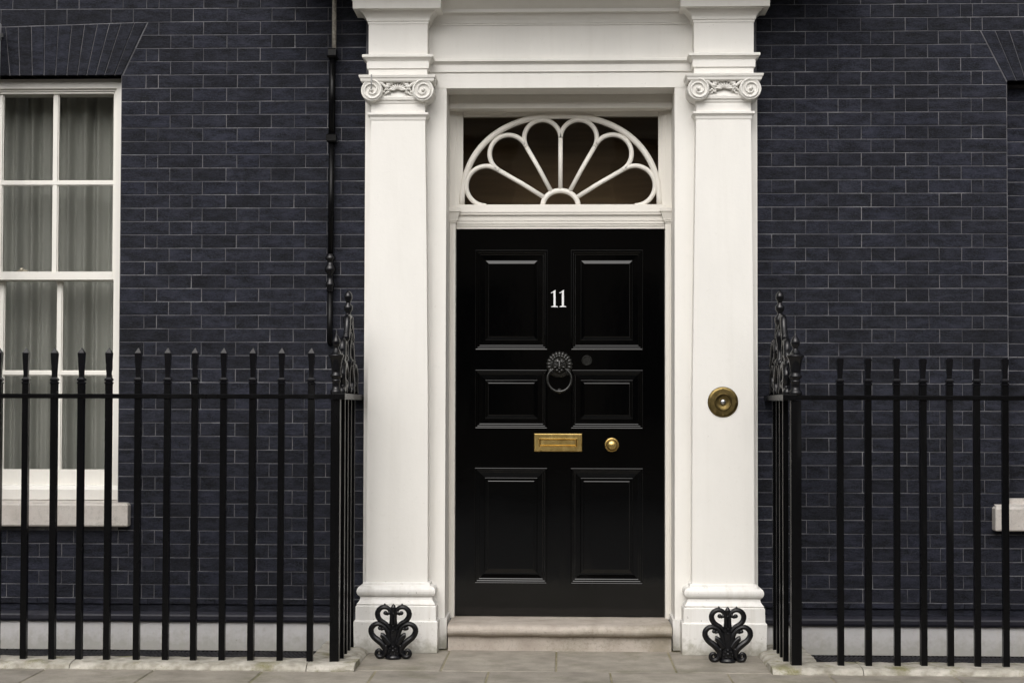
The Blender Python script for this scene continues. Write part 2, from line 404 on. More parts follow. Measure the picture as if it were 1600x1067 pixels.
xs = [-5.2, -4.6, -3.9, -3.25, -2.62, -2.067, -1.515, -0.945, -0.375, 0.24, 0.83, 1.33, 1.95, 2.6, 3.2, 3.9, 4.6, 5.2]
for a, b in zip(xs, xs[1:]): slab(a, b, -1.42, -0.772)
for row, (ya, yb) in enumerate(((-2.02, -1.42), (-2.58, -2.02))):
    x = -5.2-random.uniform(0, .5)
    while x < 5.2:
        wd = random.uniform(.5, .95); slab(x, x+wd, ya, yb); x += wd
x = -6.0
while x < 6.0:
    m = MB(); m.box(x+.004, x+.996, -2.90, -2.585, -.3, 0.002); part('kerb_stone', m, M_KERB, pave); x += 1.0

# ------------------------------------------------------------------ brick walls
GA, Z0 = 0.07548, 3.2065                                          # course gauge, height of the joint level with the arch springing
def zk(k): return Z0-k*GA
LA = [-2.4985, -2.360, -2.289, -2.034, -1.839, -1.711, -1.450, -1.248, -1.1085]
LB = [-2.4985, -2.220, -2.093, -1.900, -1.645, -1.514, -1.327, -1.1085]
RA = [1.0755, 1.161, 1.290, 1.529, 1.657, 1.902, 2.026, 2.264, 2.327, 2.459]
RB = [1.0755, 1.348, 1.473, 1.711, 1.839, 2.084, 2.208, 2.459]
# joints in plain Flemish bond for the stretches beyond those lists
def flemish(x0, x1, odd):
    r = [x0]; x = x0 + (0.066 if odd else 0.25); st = True if odd else False
    while x < x1-0.06:
        r.append(x); x += 0.252 if st else 0.127; st = not st
    r.append(x1); return r
BR_CACHE = {}
def brick_mesh(wd, ht):
    key = (round(wd, 3), round(ht, 3)); lst = BR_CACHE.setdefault(key, [])
    if len(lst) < 4:
        m = MB(); hw, hh = wd/2, ht/2; j = lambda: random.uniform(-.0011, .0011)
        fr = -0.0028; b = 0.0028
        corners = [(-hw+j(), -hh+j()*.5), (hw+j(), -hh+j()*.5), (hw+j(), hh+j()*.5), (-hw+j(), hh+j()*.5)]
        ins = inset(corners, b)
        vs = [(x, fr+random.uniform(-.0012, .0008), z) for x, z in ins]+[(x, fr+b*.9, z) for x, z in corners]+[(x, 0.02, z) for x, z in corners]
        fs = [(0, 1, 2, 3)]+[(i+4, (i+1) % 4+4, (i+1) % 4, i) for i in range(4)]+[(i+8, (i+1) % 4+8, (i+1) % 4+4, i+4) for i in range(4)]
        m.add(vs, fs); me, _ = m.mesh('brick', MB_BRICK, Vector((0, 0, 0))); lst.append(me); return me
    return random.choice(lst)
HG, VG = 0.0038, 0.0028                                           # joint widths
def rects(xs, k0, k1=None):
    """bricks of one course: list of (x0,x1,z0,z1)"""
    z1 = zk(k0); z0 = zk(k0+1) if k1 is None else k1
    return [(a+VG/2, b-VG/2, z0+HG/2, z1-HG/2) for a, b in zip(xs, xs[1:]) if b-a > 0.012]
def px_visible(x0, x1, z0, z1):
    cx, cz = (x0+x1)/2, (z0+z1)/2
    inside = (-3.24 < cx < 2.60) and (0.2 < cz < 3.64)
    vis = max(0, min(x1, 2.56)-max(x0, -3.21))*(min(z1, 3.63)-max(z0, 0.2))
    return (vis if inside and vis > 0 else 0)*(0.55 if cz < 1.40 else 1.0)
def lay(wall, rect_list, poly_list, depth=0.0):
    items = [(px_visible(*r)*(0.3 if d else 1), r, None, d) for r, d in rect_list]
    items += [(px_visible(min(p[0] for p in q), max(p[0] for p in q), min(p[1] for p in q), max(p[1] for p in q))*0.7, None, q, 0) for q in poly_list]
    items.sort(key=lambda t: -t[0])
    n = 0; rest = MB()
    for vis, r, q, d in items:
        if r:
            me = brick_mesh(r[1]-r[0], r[3]-r[2]); c = Vector(((r[0]+r[1])/2, d+random.uniform(-.0007, .0007), (r[2]+r[3])/2))
            if vis > 0 and n < 300: place('brick', me, wall, c); n += 1
            else: rest.add([v.co+c for v in me.vertices], [tuple(p.vertices) for p in me.polygons])
        else:
            m = MB(); m.poly(q, -0.0028, 0.02, 0.0025)
            if vis > 0 and n < 300: part('brick', m, MB_BRICK, wall); n += 1
            else: rest.add(m.v, m.f)
    part('brickwork', rest, MB_BRICK, wall, kind='stuff')
def lay_wall_bits(wall, x0, x1, plinth_x0, plinth_x1):
    g = MB(); g.run(x0, x1, -0.006, 0.05, [(0.138, 0.030), (0.150, 0.036), (0.168, 0.036), (0.176, 0.030), (0.190, 0.012)]); part('ledge', g, M_LEDGE, wall)
    g = MB()
    x = x0; g.box(x0, x1, -.0006, .02, .186, .2300)
    while x < x1-0.02:
        e = min(x+random.choice((.25, .127)), x1); g.poly([(x+.0012, .2310), (e-.0012, .2310), (e-.0012, .2598), (x+.0012, .2598)], -.014, .02, .0025); g.poly([(x+.0006, .188), (e-.0006, .188), (e-.0006, .2290), (x+.0006, .2290)], -.001, .02, .002); x = e
    part('string_course', g, MB_BRICK, wall, kind='stuff')
    g = MB(); g.box(plinth_x0, plinth_x1, -0.016, 0.06, -0.30, 0.1375); part('plinth', g, M_PLINTH, wall)

# --- left wall
XL0 = -3.95
lw = thing('brick_wall', 'blue-black painted brick wall on the left, round the sash window and behind the left railing', 'brick wall', (-2.3, 0.15, 0))
g = MB(); T = 0.34
g.box(-2.500, -1.060, 0, T, -0.3, 3.9, 1, front_mi=0); g.box(XL0, -3.520, 0, T, -0.3, 3.9, 1, front_mi=0)
g.box(-3.520, -2.500, 0, T, 3.2065, 3.9, 1, front_mi=0); g.box(-3.520, -2.500, 0, T, -0.3, 0.70, 1, front_mi=0)
part('mortar_joints', g, [M_MORTAR, M_DARK], lw)
# flat gauged arch: joints at (top x, bottom x)
AT = [-2.356, -2.428, -2.505, -2.571, -2.640, -2.713, -2.786, -2.863, -2.941, -3.019, -3.094, -3.166]
AB = [-2.496, -2.540, -2.597, -2.647, -2.699, -2.752, -2.813, -2.877, -2.943, -3.010, -3.082, -3.138]
AT += [-6.034-x for x in reversed(AT[:7])]; AB += [-6.020-x for x in reversed(AB[:7])]
def arch_top(x): return 3.506 - 0.0225*min(1, max(0, (-2.356-x)/0.8))
nA = 0
for i in range(len(AT)-1):
    gq = 0.0022
    x0t, x1t, x0b, x1b = AT[i+1]+gq, AT[i]-gq, AB[i+1]+gq, AB[i]-gq
    m = MB(); m.poly([(x0b, 3.2065), (x1b, 3.2065), (x1t, arch_top(x1t)-.002), (x0t, arch_top(x0t)-.002)], -0.0045-random.uniform(0, .001), 0.15, 0.0025)
    part('arch_brick', m, MB_BRICK, lw)
R, Pq = [], []
def quad(a, b, z0, z1): return [(a, z0), (b, z0), (b, z1), (a, z1)]
for k in range(-9, 39):
    even = (k % 2 == 0); base = LA if even else LB
    if k >= 34:                                                  # below the sill
        R += [(r, 0) for r in rects(flemish(XL0, base[1], even)+base[2:], k)]
    elif k >= 0:
        xs = base
        if zk(k) <= 0.80 or False: pass
        R += [(r, 0) for r in rects(xs, k)]; R += [(r, 0) for r in rects(flemish(XL0, -3.522, even), k)]
    elif k >= -4:                                                # beside the arch: cut to the skewback
        skew = -2.489+.140*(zk(k)-3.2065)/.2995
        ext = [-2.62]+[x for x in base[1:] if x > skew+.03]
        for (a, b, z0, z1) in rects(ext, k):
            if a < -2.5:
                c = clip(quad(a+.004, b, z0, z1), (-2.349, 3.506), (-2.489, 3.2065))
                if len(c) >= 3 and abs(area(c)) > 0.0002: Pq.append(c)
            else: R.append(((a, b, z0, z1), 0))
        R += [(r, 0) for r in rects(flemish(XL0, -3.68, even), k)]
    else:
        for (a, b, z0, z1) in rects(flemish(XL0, base[1], even)+base[2:], k):
            if k == -5 and a < -2.349: Pq.append([(a, arch_top(a)+HG), (b, arch_top(min(b, -2.349))+HG), (b, z1), (a, z1)])
            else: R.append(((a, b, z0, z1), 0))
lay(lw, R, Pq)
lay_wall_bits(lw, XL0, -1.109, XL0, -1.10)
g = MB(); g.box(XL0, -1.0, 0.006, T, 3.9, 7.5); part('upper_brickwork', g, MB_BRICK, lw)

# --- right wall with a bricked-up window
XR1 = 3.35
rw = thing('brick_wall', 'blue-black painted brick wall on the right, with a bricked-up window recess at its edge', 'brick wall', (2.2, 0.15, 0))
g = MB()
g.box(1.030, 2.461, 0, T, -0.3, 3.9, 1, front_mi=0); g.box(2.985, XR1, 0, T, -0.3, 3.9, 1, front_mi=0)
g.box(2.461, 2.985, 0, T, 3.151, 3.9, 1, front_mi=0); g.box(2.461, 2.985, 0, T, -0.3, 0.70, 1, front_mi=0)
g.box(2.461, 2.985, 0.105, T, 0.70, 3.151, 1, front_mi=0)
part('mortar_joints', g, [M_MORTAR, M_DARK], rw)
AT = [2.320+.0775*i for i in range(11)]; AB = [2.461+.0524*i for i in range(11)]
for i in range(10):
    gq = 0.0022
    m = MB(); m.poly([(AB[i]+gq, 3.151), (AB[i+1]-gq, 3.151), (AT[i+1]-gq, 3.431), (AT[i]+gq, 3.431)], -0.0045-random.uniform(0, .001), 0.10, 0.0025)
    part('arch_brick', m, MB_BRICK, rw)
R, Pq = [], []
for k in range(-9, 39):
    even = (k % 2 == 0); base = RA if even else RB
    if k >= 33: R += [(r, 0) for r in rects(base[:-1]+flemish(base[-2], XR1, not even)[1:], k)]
    elif k >= 1:
        R += [(r, 0) for r in rects(base, k)]; R += [(r, 0) for r in rects(flemish(2.987, XR1, even), k)]
        R += [(r, 0.105) for r in rects([2.40, 2.655, 2.91, 2.985] if even else [2.36, 2.60, 2.73, 2.985], k)]
    elif k >= -3:
        skew = 2.455-.141*(zk(k)-3.151)/.282
        ext = [x for x in base if x < skew-.03]+[2.62]
        for (a, b, z0, z1) in rects(ext, k):
            if b > 2.5:
                c = clip(quad(a, b-.004, z0, z1), (2.455, 3.151), (2.314, 3.433))
                if len(c) >= 3 and abs(area(c)) > 0.0002: Pq.append(c)
            else: R.append(((a, b, z0, z1), 0))
        R += [(r, 0) for r in rects(flemish(3.11, XR1, even), k)]
    else: R += [(r, 0) for r in rects(base[:-1]+flemish(base[-2], XR1, not even)[1:], k)]
lay(rw, R, Pq)
lay_wall_bits(rw, 1.078, XR1, 1.09, XR1)
g = MB(); g.box(0.98, XR1, 0.006, T, 3.9, 7.5); part('upper_brickwork', g, MB_BRICK, rw)
g = MB(); g.ring(2.72, 0.345, -0.060, 0.10, [(0.664, 0.004), (0.670, 0.010), (0.785, 0.010), (0.797, 0.0)])
g.add([(2.375, -.058, .797), (3.065, -.058, .797), (3.065, .1, .826), (2.375, .1, .826)], [(0, 1, 2, 3)])
g.box(2.463, 2.983, 0.02, 0.104, 0.79, 0.836)
part('window_sill', g, M_SILL, rw, label='pale stone sill under the bricked-up window')

# ------------------------------------------------------------------ sash window and curtain (left)
sw = thing('sash_window', 'white painted sash window with small panes and grey curtain behind, at the left edge', 'window', (-3.01, 0.12, 0.8))
XR, XLft = -2.5015, -3.519
g = MB()                                                          # box frame
g.box(XR-.050, XR, .085, .30, .80, 3.2045); g.box(XLft, XLft+.050, .085, .30, .80, 3.2045)
g.box(XLft+.05, XR-.05, .085, .30, 3.150, 3.2045); g.box(XR-.063, XR-.05, .102, .28, .8, 3.15); g.box(XLft+.05, XLft+.063, .102, .28, .8, 3.15); g.box(XLft+.063, XR-.063, .102, .28, 3.138, 3.15)
part('window_frame', g, M_SASH, sw)
def sash(y, z0, z1, top, bot, bars, hbar, nm):
    xa, xb = XLft+.063, XR-.063; b = MB(); st = .012
    b.box(xb-st, xb, y, y+.04, z0, z1); b.box(xa, xa+st+.02, y, y+.04, z0, z1)
    b.box(xa+st+.02, xb-st, y-.003, y+.043, z1-top, z1); b.box(xa+st+.02, xb-st, y-.003, y+.043, z0, z0+bot)
    so_ = part('sash', b, M_SASH, sw)
    zz0, zz1 = z0+bot, z1-top
    xsb = [xb-st]+bars+[xa+st+.02]
    for bx in bars:
        m = MB(); m.ring(bx, .011, y+.010, y+.036, [(zz0, 0), (zz1, 0)]); m.ring(bx, .0175, y+.018, y+.036, [(zz0, 0), (zz1, 0)]); part('glazing_bar', m, M_SASH, so_)
    m = MB(); m.box(xa+st+.02, xb-st, y+.008, y+.034, hbar-.010, hbar+.010); m.box(xa+st+.02, xb-st, y+.017, y+.034, hbar-.016, hbar+.016); part('glazing_bar', m, M_SASH, so_)
    edges = sorted(xsb)
    for a, c in zip(edges, edges[1:]):
        for za, zb in ((zz0, hbar), (hbar, zz1)):
            m = MB(); m.box(a, c, y+.022, y+.026, za, zb); part('pane', m, M_GLASS, so_)
sash(.115, 2.058, 3.138, .012, .046, [-2.915, -3.236], 2.614, 'upper')
sash(.165, .885, 2.058, .004, .088, [-2.899, -3.236], 1.525, 'lower')
g = MB(); g.ring(-3.01, .495, .070, .30, [(.806, .002), (.862, .002), (.872, -.006), (.886, -.012)]); part('wooden_sill', g, M_SASH, sw)
g = MB(); g.ring(-3.01, .575, -.052, .28, [(.664, .004), (.672, .010), (.782, .010), (.792, 0.0)])
g.add([(-3.585, -.05, .7925), (-2.435, -.05, .7925), (-2.435, .2, .812), (-3.585, .2, .812)], [(0, 1, 2, 3)])
part('stone_sill', g, M_SILL, sw)
g = MB(); g.ell((-3.10, .135, 2.109), (.03, .014, .010)); g.ell((-3.105, .128, 2.116), (.014, .012, .012)); g.tube([(-3.13, .13, 2.108), (-3.07, .13, 2.108)], .006); part('latch', g, plain('old_brass_latch', (.35, .32, .25), .4, .6), sw)
g = MB(); g.box(-3.53, -2.49, .295, .30, .60, .72); g.box(-3.9, -2.1, .85, .9, .5, 3.5); g.box(-3.9, -2.1, .34, .9, .45, .5); g.box(-3.9, -2.1, .34, .9, 3.45, 3.5); g.box(-3.95, -3.9, .34, .9, .45, 3.5); g.box(-2.1, -2.05, .34, .9, .45, 3.5)
part('room_lining', g, M_VOID, sw)
g = MB(); nx, nz = 170, 8; vs = []
random.seed(5); ph = [random.uniform(0, 6.28) for _ in range(4)]
for iz in range(nz+1):
    z = .70+iz*(3.25-.70)/nz
    for ix in range(nx+1):
        u = ix/nx; x = -3.53+u*1.05
        y = .345+.022*math.sin(u*66+ph[0]+.9*math.sin(u*17)+.05*z)+.012*math.sin(u*29+ph[1])+.008*math.sin(u*125+ph[2]+z*.08)
        vs.append((x, y, z))
g.add(vs, [(iz*(nx+1)+ix, iz*(nx+1)+ix+1, (iz+1)*(nx+1)+ix+1, (iz+1)*(nx+1)+ix) for iz in range(nz) for ix in range(nx)], 0, True)
tag(part('curtain', g, M_CURT), 'grey net curtain hanging in soft folds behind the sash window', 'curtain')

# ------------------------------------------------------------------ door surround
ds = thing('door_surround', 'white painted classical doorway surround with two pilasters and an entablature', 'doorway', (CX, 0, 0))
for sgn, lo, hi in ((-1, -1.107, -.652), (1, 1.0745, .618)):
    a, b = min(lo, hi), max(lo, hi)
    g = MB(); g.box(a, b, -.050, .30, 0.17, 3.113); part('side_panel', g, M_WHITE, ds)
    g = MB(); xx = (b if sgn < 0 else a)
    g.box(xx-.10 if sgn < 0 else xx-.012, xx+.012 if sgn < 0 else xx+.10, -.062, .20, 0.002, 0.169); part('panel_plinth', g, M_WHITE_BASE, ds)
    # shaft
    c = CX+sgn*.890; ct = CX+sgn*.8955
    g = MB()
    vs = []
    for z, cc, hw, fr in ((.37, c, .169, -.160), (1.4, CX+sgn*.8905, .166, -.159), (2.2, CX+sgn*.893, .158, -.156), (3.02, ct, .148, -.153)):
        vs += [(cc-hw, -.04, z), (cc-hw, fr, z), (cc+hw, fr, z), (cc+hw, -.04, z)]
    fs = [(4*k+i, 4*k+(i+1) % 4, 4*k+4+(i+1) % 4, 4*k+4+i) for k in range(3) for i in range(4)]+[(3, 2, 1, 0), (12, 13, 14, 15)]
    g.add(vs, fs); pil = part('pilaster', g, M_WHITE, ds)
    pr = [(.255, .040), (.262, .046)] + [(.262+.032*t, .046-.018*math.sin(t*math.pi/2)) for t in (.25, .5, .75, 1.0)] + [(.298, .028), (.302, .032)]
    pr += [(.331-.029*math.cos(math.pi*t/8), .022+.024*math.sin(math.pi*t/8)) for t in range(0, 9)] + [(.362, .016), (.374, .014), (.378, .006)]
    g = MB(); g.ring(c, .169, -.160, -.04, pr); part('pilaster_base', g, M_WHITE_BASE, pil)
    g = MB(); g.ring(c, .169, -.160, -.04, [(.001, .057), (.168, .060), (.1745, .056), (.1745, .051), (.250, .050), (.256, .045)]); part('pilaster_plinth', g, M_WHITE_BASE, pil)
    g = MB(); g.ring(ct, .149, -.153, -.04, [(2.913, .001), (2.919, .004), (2.932, .006), (2.940, .014), (2.944, .019), (2.955, .019), (2.957, .014)]); part('neck_moulding', g, M_WHITE, pil)
    # Ionic capital
    g = MB(); g.ring(ct, .149, -.153, -.04, [(3.004, .000), (3.012, .006), (3.022, .006), (3.026, .016), (3.040, .018), (3.052, .010), (3.075, .004), (3.10, .010), (3.118, .022), (3.134, .028)])
    cap = part('capital', g, M_WHITE, ds)
    g = MB(); g.ring(ct, .149, -.153, -.04, [(3.118, .046), (3.124, .052), (3.139, .055), (3.141, .060), (3.153, .063), (3.156, .059)]); part('abacus', g, M_WHITE, cap)
    for s2 in (-1, 1):
        vx, vz = ct+s2*.141, 3.073; g = MB()
        g.lathe([(.0600, -.02), (.0605, .140), (.0595, .158), (.055, .1625), (.053, .159)], (vx, -.04, vz), 28, 'Y')
        pts, rad = [], []
        for i in range(66):
            t = i/65; a = math.pi/2 - s2*0 + s2*t*2*math.pi*1.9; r = .0465*(1-t)**.85+.0095
            pts.append((vx+r*math.cos(a)*1, -.203-.006*t, vz+r*math.sin(a))); rad.append(.0052*(1-t)+.0034*t)
        g.tube(pts, rad, 6, nor=(0, 1, 0)); g.ell((vx, -.205, vz), (.0095, .013, .0095), 10, 6)
        # ear running up to the abacus
        g.tube([(vx-s2*.02, -.196, vz+.058), (vx-s2*.055, -.19, vz+.040), (vx-s2*.085, -.182, vz+.012), (vx-s2*.10, -.175, vz-.012)], [.009, .009, .007, .004], 6)
        part('volute', g, M_WHITE, cap)
    g = MB(); random.seed(21+sgn)
    for i in range(-4, 5):                                        # shell of small upright leaves
        a = i*.36
        g.ell((ct+.050*math.sin(a)*1.15, -.184, 3.092+.036*math.cos(a)), (.0115, .011, .015), 8, 5, rot=Matrix.Rotation(a, 3, 'Y'))
        g.ell((ct+.030*math.sin(a)*1.15, -.176, 3.078+.024*math.cos(a)), (.0065, .009, .022), 8, 5, rot=Matrix.Rotation(a, 3, 'Y'))
    for s2 in (-1, 1):
        for q in range(6):
            g.ell((ct+s2*(.058+.009*q), -.182+.003*q, 3.086-.008*q+random.uniform(-.004, .004)), (.0085, .009, .0065), 7, 4, rot=Matrix.Rotation(s2*.6, 3, 'Y'))
            g.ell((ct+s2*(.050+.008*q), -.176+.003*q, 3.068-.004*q+random.uniform(-.004, .004)), (.006, .008, .009), 7, 4)
    part('acanthus_leaf', g, M_WHITE, cap)
    if sgn < 0:
        g = MB(); g.tube([(ct-.140, -.216, 3.157), (ct-.141, -.217, 3.075)], .0032, 6); part('wire', g, M_LEAD, cap)
    # entablature block above the capital
    pe = [(3.160, 0.013), (3.198, .013), (3.199, .022), (3.241, .022), (3.2425, .026), (3.248, .030), (3.253, .037), (3.257, .041), (3.2575, .046), (3.270, .046), (3.273, .040)]
    g = MB(); g.ring(ct, .149, -.153, -.04, pe); part('architrave', g, M_WHITE, ds)
    g = MB(); g.ring(ct, .149, -.153, -.04, [(3.2725, .014), (3.447, .014)]); part('frieze', g, M_WHITE, ds)
    pc = [(3.446, .018), (3.459, .018), (3.461, .024), (3.469, .025)] + [(3.469+.042*t, .025+.034*(t**1.6)) for t in (.2, .4, .6, .8, 1.0)] + [(3.513, .062), (3.514, .092), (3.578, .094), (3.582, .104), (3.59, .106)] + [(3.59+.08*t, .106+.05*math.sin(t*1.57)) for t in (.25, .5, .75, 1)] + [(3.69, .158)]
    g = MB(); g.ring(ct, .149, -.153, -.04, pc); part('cornice', g, M_WHITE, ds)
# middle stretch of the entablature
xa, xb = CX-.735, CX+.735
g = MB(); g.run(xa, xb, -.052, .30, [(3.113, 0), (3.200, 0), (3.2015, .011), (3.243, .011), (3.245, .015), (3.252, .022), (3.256, .030), (3.2565, .035), (3.268, .035), (3.271, .028)]); part('architrave', g, M_WHITE, ds)
g = MB(); g.run(xa, xb, -.050, .30, [(3.271, 0), (3.464, 0)]); part('frieze', g, M_WHITE, ds)
g = MB(); g.run(xa, xb, -.050, .30, [(3.464, .006), (3.472, .006), (3.474, .012), (3.480, .013)]+[(3.480+.04*t, .013+.03*(t**1.5)) for t in (.25, .5, .75, 1)]+[(3.522, .046), (3.5225, .066), (3.540, .066), (3.546, .074), (3.565, .10), (3.578, .118), (3.60, .125), (3.69, .15)]); part('cornice', g, M_WHITE, ds)
g = MB(); g.ring(CX, 1.09, -.20, .05, [(3.688, .06), (3.70, .12), (3.73, .26), (3.735, .40), (3.80, .42), (3.82, .45), (3.90, .50)]); part('hood', g, M_WHITE, ds)
# reveal lining, soffit, inner frame
g = MB(); g.box(CX-.634, CX+.634, .135, .30, 3.036, 3.1125); part('header_board', g, M_CREAM, ds)
for s in (-1, 1):
    x0 = CX+s*.6335; x1 = CX+s*.600; a, b = min(x0, x1), max(x0, x1)
    g = MB(); g.box(a, b, .205, .30, .136, 2.384)
    g.box(a+.009, b-.018 if s < 0 else b-.009, .200, .21, .15, 2.38) if s < 0 else g.box(a+.018, b-.009, .200, .21, .15, 2.38)
    part('jamb_strip', g, M_CREAM, ds)
    g = MB(); cc, hw = (a+b)/2, (b-a)/2
    g.ring(cc, hw-.002, .205, .32, [(2.385, .002), (2.394, .003), (2.395, .009), (2.404, .010), (2.405, .014), (2.41, .014), (2.44, .024), (2.452, .028), (2.453, .033), (2.472, .034), (2.475, .030)]); part('jamb_capital', g, M_CREAM, ds)
    g = MB(); x2 = CX+s*.645; c0, c1 = min(x2, CX+s*.600), max(x2, CX+s*.600); g.box(c0, c1, .215, .30, 2.475, 3.041); part('fanlight_jamb', g, M_CREAM, ds)
g = MB(); g.run(CX-.598, CX+.598, .232, .32, [(2.360, 0), (2.374, .001), (2.375, .007), (2.386, .008), (2.387, .013), (2.402, .014), (2.403, .018), (2.436, .022), (2.4365, .034), (2.450, .036), (2.4505, .040), (2.492, .040), (2.495, .034)]); part('transom', g, M_CREAM, ds)

# ------------------------------------------------------------------ fanlight
FX, FZ, FY = CX+.001, 2.494, .245
fl = thing('fanlight', 'half round fanlight with six white petals and dark glass above the black door', 'fanlight', (FX, FY, FZ))
g = MB()
for s in (-1, 1):
    for (i0, i1, y) in ((.601, .585, .226), (.5855, .574, .234), (.5745, .562, .240)):
        a, b = sorted((FX+s*i0, FX+s*i1)); g.box(a, b, y, .29, FZ, 3.053)
for (z0, z1, y) in ((3.0365, 3.053, .2265), (3.0255, 3.037, .2345), (3.009, 3.026, .2405)): g.box(FX-.5605, FX+.5605, y, .29, z0, z1)
part('frame', g, M_CREAM, fl)
def bar_tube(pts, nm, wd=.0136, closed=False):
    g = MB(); g.tube([(FX+x, FY, FZ+z) for x, z in pts], wd, 10, 0.95, nor=(0, 1, 0), closed=closed); return part(nm, g, M_CREAM, fl)
pts = []
for i in range(49):
    a = math.pi*i/48; n_ = 2.0/2.25
    pts.append((.570*math.copysign(abs(math.cos(a))**n_, math.cos(a)), .519*abs(math.sin(a))**n_))
bar_tube(pts, 'outer_arch', .0180)
bar_tube([(.102*math.cos(math.pi*i/20), .087*math.sin(math.pi*i/20)) for i in range(21)], 'hub', .0150)
D_ = {1: .443, 3: .423, 5: .404, 7: .404, 9: .423, 11: .443}
tip = {}
for q in (1, 3, 5, 7, 9, 11):
    ang = math.radians(15*q); d = D_[q]; r = d*math.sin(math.radians(15)); cx_, cz_ = d*math.cos(ang), d*math.sin(ang)
    pts = []
    for i in range(29):
        a = ang-math.radians(105)+math.radians(210)*i/28; pts.append((cx_+r*math.cos(a), cz_+r*math.sin(a)))
    bar_tube([(x, max(z, -.02)) for x, z in pts], 'petal')
for q in (2, 4, 6, 8, 10):
    ang = math.radians(15*q); d = max(D_[q-1], D_[q+1])*math.cos(math.radians(15))
    bar_tube([(.096*math.cos(ang), .084*math.sin(ang)), (.25*math.cos(ang), .25*math.sin(ang)), (d*math.cos(ang), d*math.sin(ang))], 'spoke', .0128)
g = MB(); g.box(FX-.566, FX+.566, .262, .267, FZ-.005, 3.02); part('pane', g, M_GLASS2, fl)
g = MB(); g.box(-1.0, 1.0, .62, .7, 2.3, 3.6); g.box(-1.0, 1.0, .33, .7, 3.4, 3.5); g.box(-1.1, -1.0, .33, .7, 2.3, 3.5); g.box(1.0, 1.1, .33, .7, 2.3, 3.5); g.box(-1.0, 1.0, .33, .7, 2.36, 2.44)
part('hall_lining', g, M_HALL_REFLECTION, fl)  # lining set close behind the pane to carry the painted brown reflection

# ------------------------------------------------------------------ front door
DY = .252; DC = CX-.004
fd = thing('front_door', 'glossy black six panel front door with brass letterbox and number 11', 'door', (DC, DY, .134))
cols = [(-.482+DC-.002, -.066+DC-.002), (.066+DC, .481+DC-.002)]
rows = [(.329, .988), (1.214, 1.550), (1.665, 2.239)]
g = MB(); X0, X1, Zb, Zt = CX-.597, CX+.597, .143, 2.358
g.box(X0, cols[0][0], DY, DY+.06, Zb, Zt); g.box(cols[1][1], X1, DY, DY+.06, Zb, Zt); g.box(cols[0][1], cols[1][0], DY, DY+.06, Zb, Zt)
zs = [(Zb, rows[0][0]), (rows[0][1], rows[1][0]), (rows[1][1], rows[2][0]), (rows[2][1], Zt)]
for (a, b) in cols:
    for (c, d) in zs: g.box(a, b, DY, DY+.06, c, d)
part('door_leaf', g, M_DOOR, fd)
prof = [(0, 0), (.001, .004), (.0028, .0050), (.0048, .0044), (.006, .0004), (.0125, -.0002), (.0160, -.0021), (.0166, -.0058), (.0236, -.0064), (.0271, -.0083), (.0280, -.0125), (.052, -.0140), (.0525, -.0185), (.0562, -.0185), (.0590, -.0170), (.0597, -.0145), (.0740, -.0128), (.0748, -.0098), (.0776, -.0084), (.080, -.0083)]
for (a, b) in cols:
    for (c, d) in rows:
        g = MB(); vs = []
        for i, o in prof: vs += [(a+i, DY-o, c+i), (b-i, DY-o, c+i), (b-i, DY-o, d-i), (a+i, DY-o, d-i)]
        fs = [(4*k+i, 4*k+(i+1) % 4, 4*k+4+(i+1) % 4, 4*k+4+i) for k in range(len(prof)-1) for i in range(4)]
        m_ = 4*(len(prof)-1); fs.append((m_, m_+1, m_+2, m_+3)); g.add(vs, fs); part('door_panel', g, M_DOOR, fd)
# letterbox
LX, LZ = -.027, 1.1335
g = MB(); pr = [(0, .002), (.0035, .0095), (.006, .011), (.026, .011), (.028, .0125), (.031, .0125), (.034, .009), (.036, .004)]
vs = []
for i, o in pr: vs += [(LX-.139+i, DY-o, LZ-.053+i), (LX+.139-i, DY-o, LZ-.053+i), (LX+.139-i, DY-o, LZ+.053-i), (LX-.139+i, DY-o, LZ+.053-i)]
g.add(vs, [(4*k+i, 4*k+(i+1) % 4, 4*k+4+(i+1) % 4, 4*k+4+i) for k in range(len(pr)-1) for i in range(4)]); g.box(LX-.139, LX+.139, DY-.002, DY+.004, LZ-.053, LZ+.053)
lb = part('letterbox', g, M_BRASS, fd)
g = MB(); g.poly([(LX-.101, LZ-.0155), (LX+.101, LZ-.0155), (LX+.101, LZ+.0155), (LX-.101, LZ+.0155)], DY-.0065, DY, .002); part('letterbox_flap', g, M_BRASS, lb)
g = MB(); g.lathe([(.041, 0), (.0415, .008), (.039, .014), (.034, .016), (.031, .013), (.020, .016), (.018, .028), (.026, .036), (.0305, .046), (.030, .055), (.024, .064), (.013, .069), (.003, .0705)], (.280, DY, 1.122), 28, 'Y'); part('door_knob', g, M_BRASS, fd)
g = MB(); g.lathe([(.030, 0), (.030, .004), (.0275, .0085), (.0245, .0085), (.022, .004), (.004, .004)], (.137, DY, 1.604), 40, 'Y', smooth=False); part('lock_cover', g, M_KNOCK, fd)
# numerals
def numeral(x):
    g = MB(); z0, z1 = 1.911, 2.010; y0, y1 = DY-.003, DY+.002; c = x
    g.poly([(c-.0058, z0+.004), (c+.0058, z0+.004), (c+.0058, z1), (c-.0058, z1-.006)], y0, y1)
    g.poly([(c-.0190, z0), (c+.0190, z0), (c+.0190, z0+.0032), (c+.0058, z0+.0075), (c-.0058, z0+.0075), (c-.0190, z0+.0032)], y0+.0004, y1)
    g.poly([(c-.0215, z1-.017), (c-.020, z1-.0195), (c-.0055, z1-.0155), (c-.0052, z1-.006), (c+.0058, z1-.0003)], y0+.0002, y1)
    part('numeral', g, M_NUM, fd)
numeral(-.049); numeral(-.001)
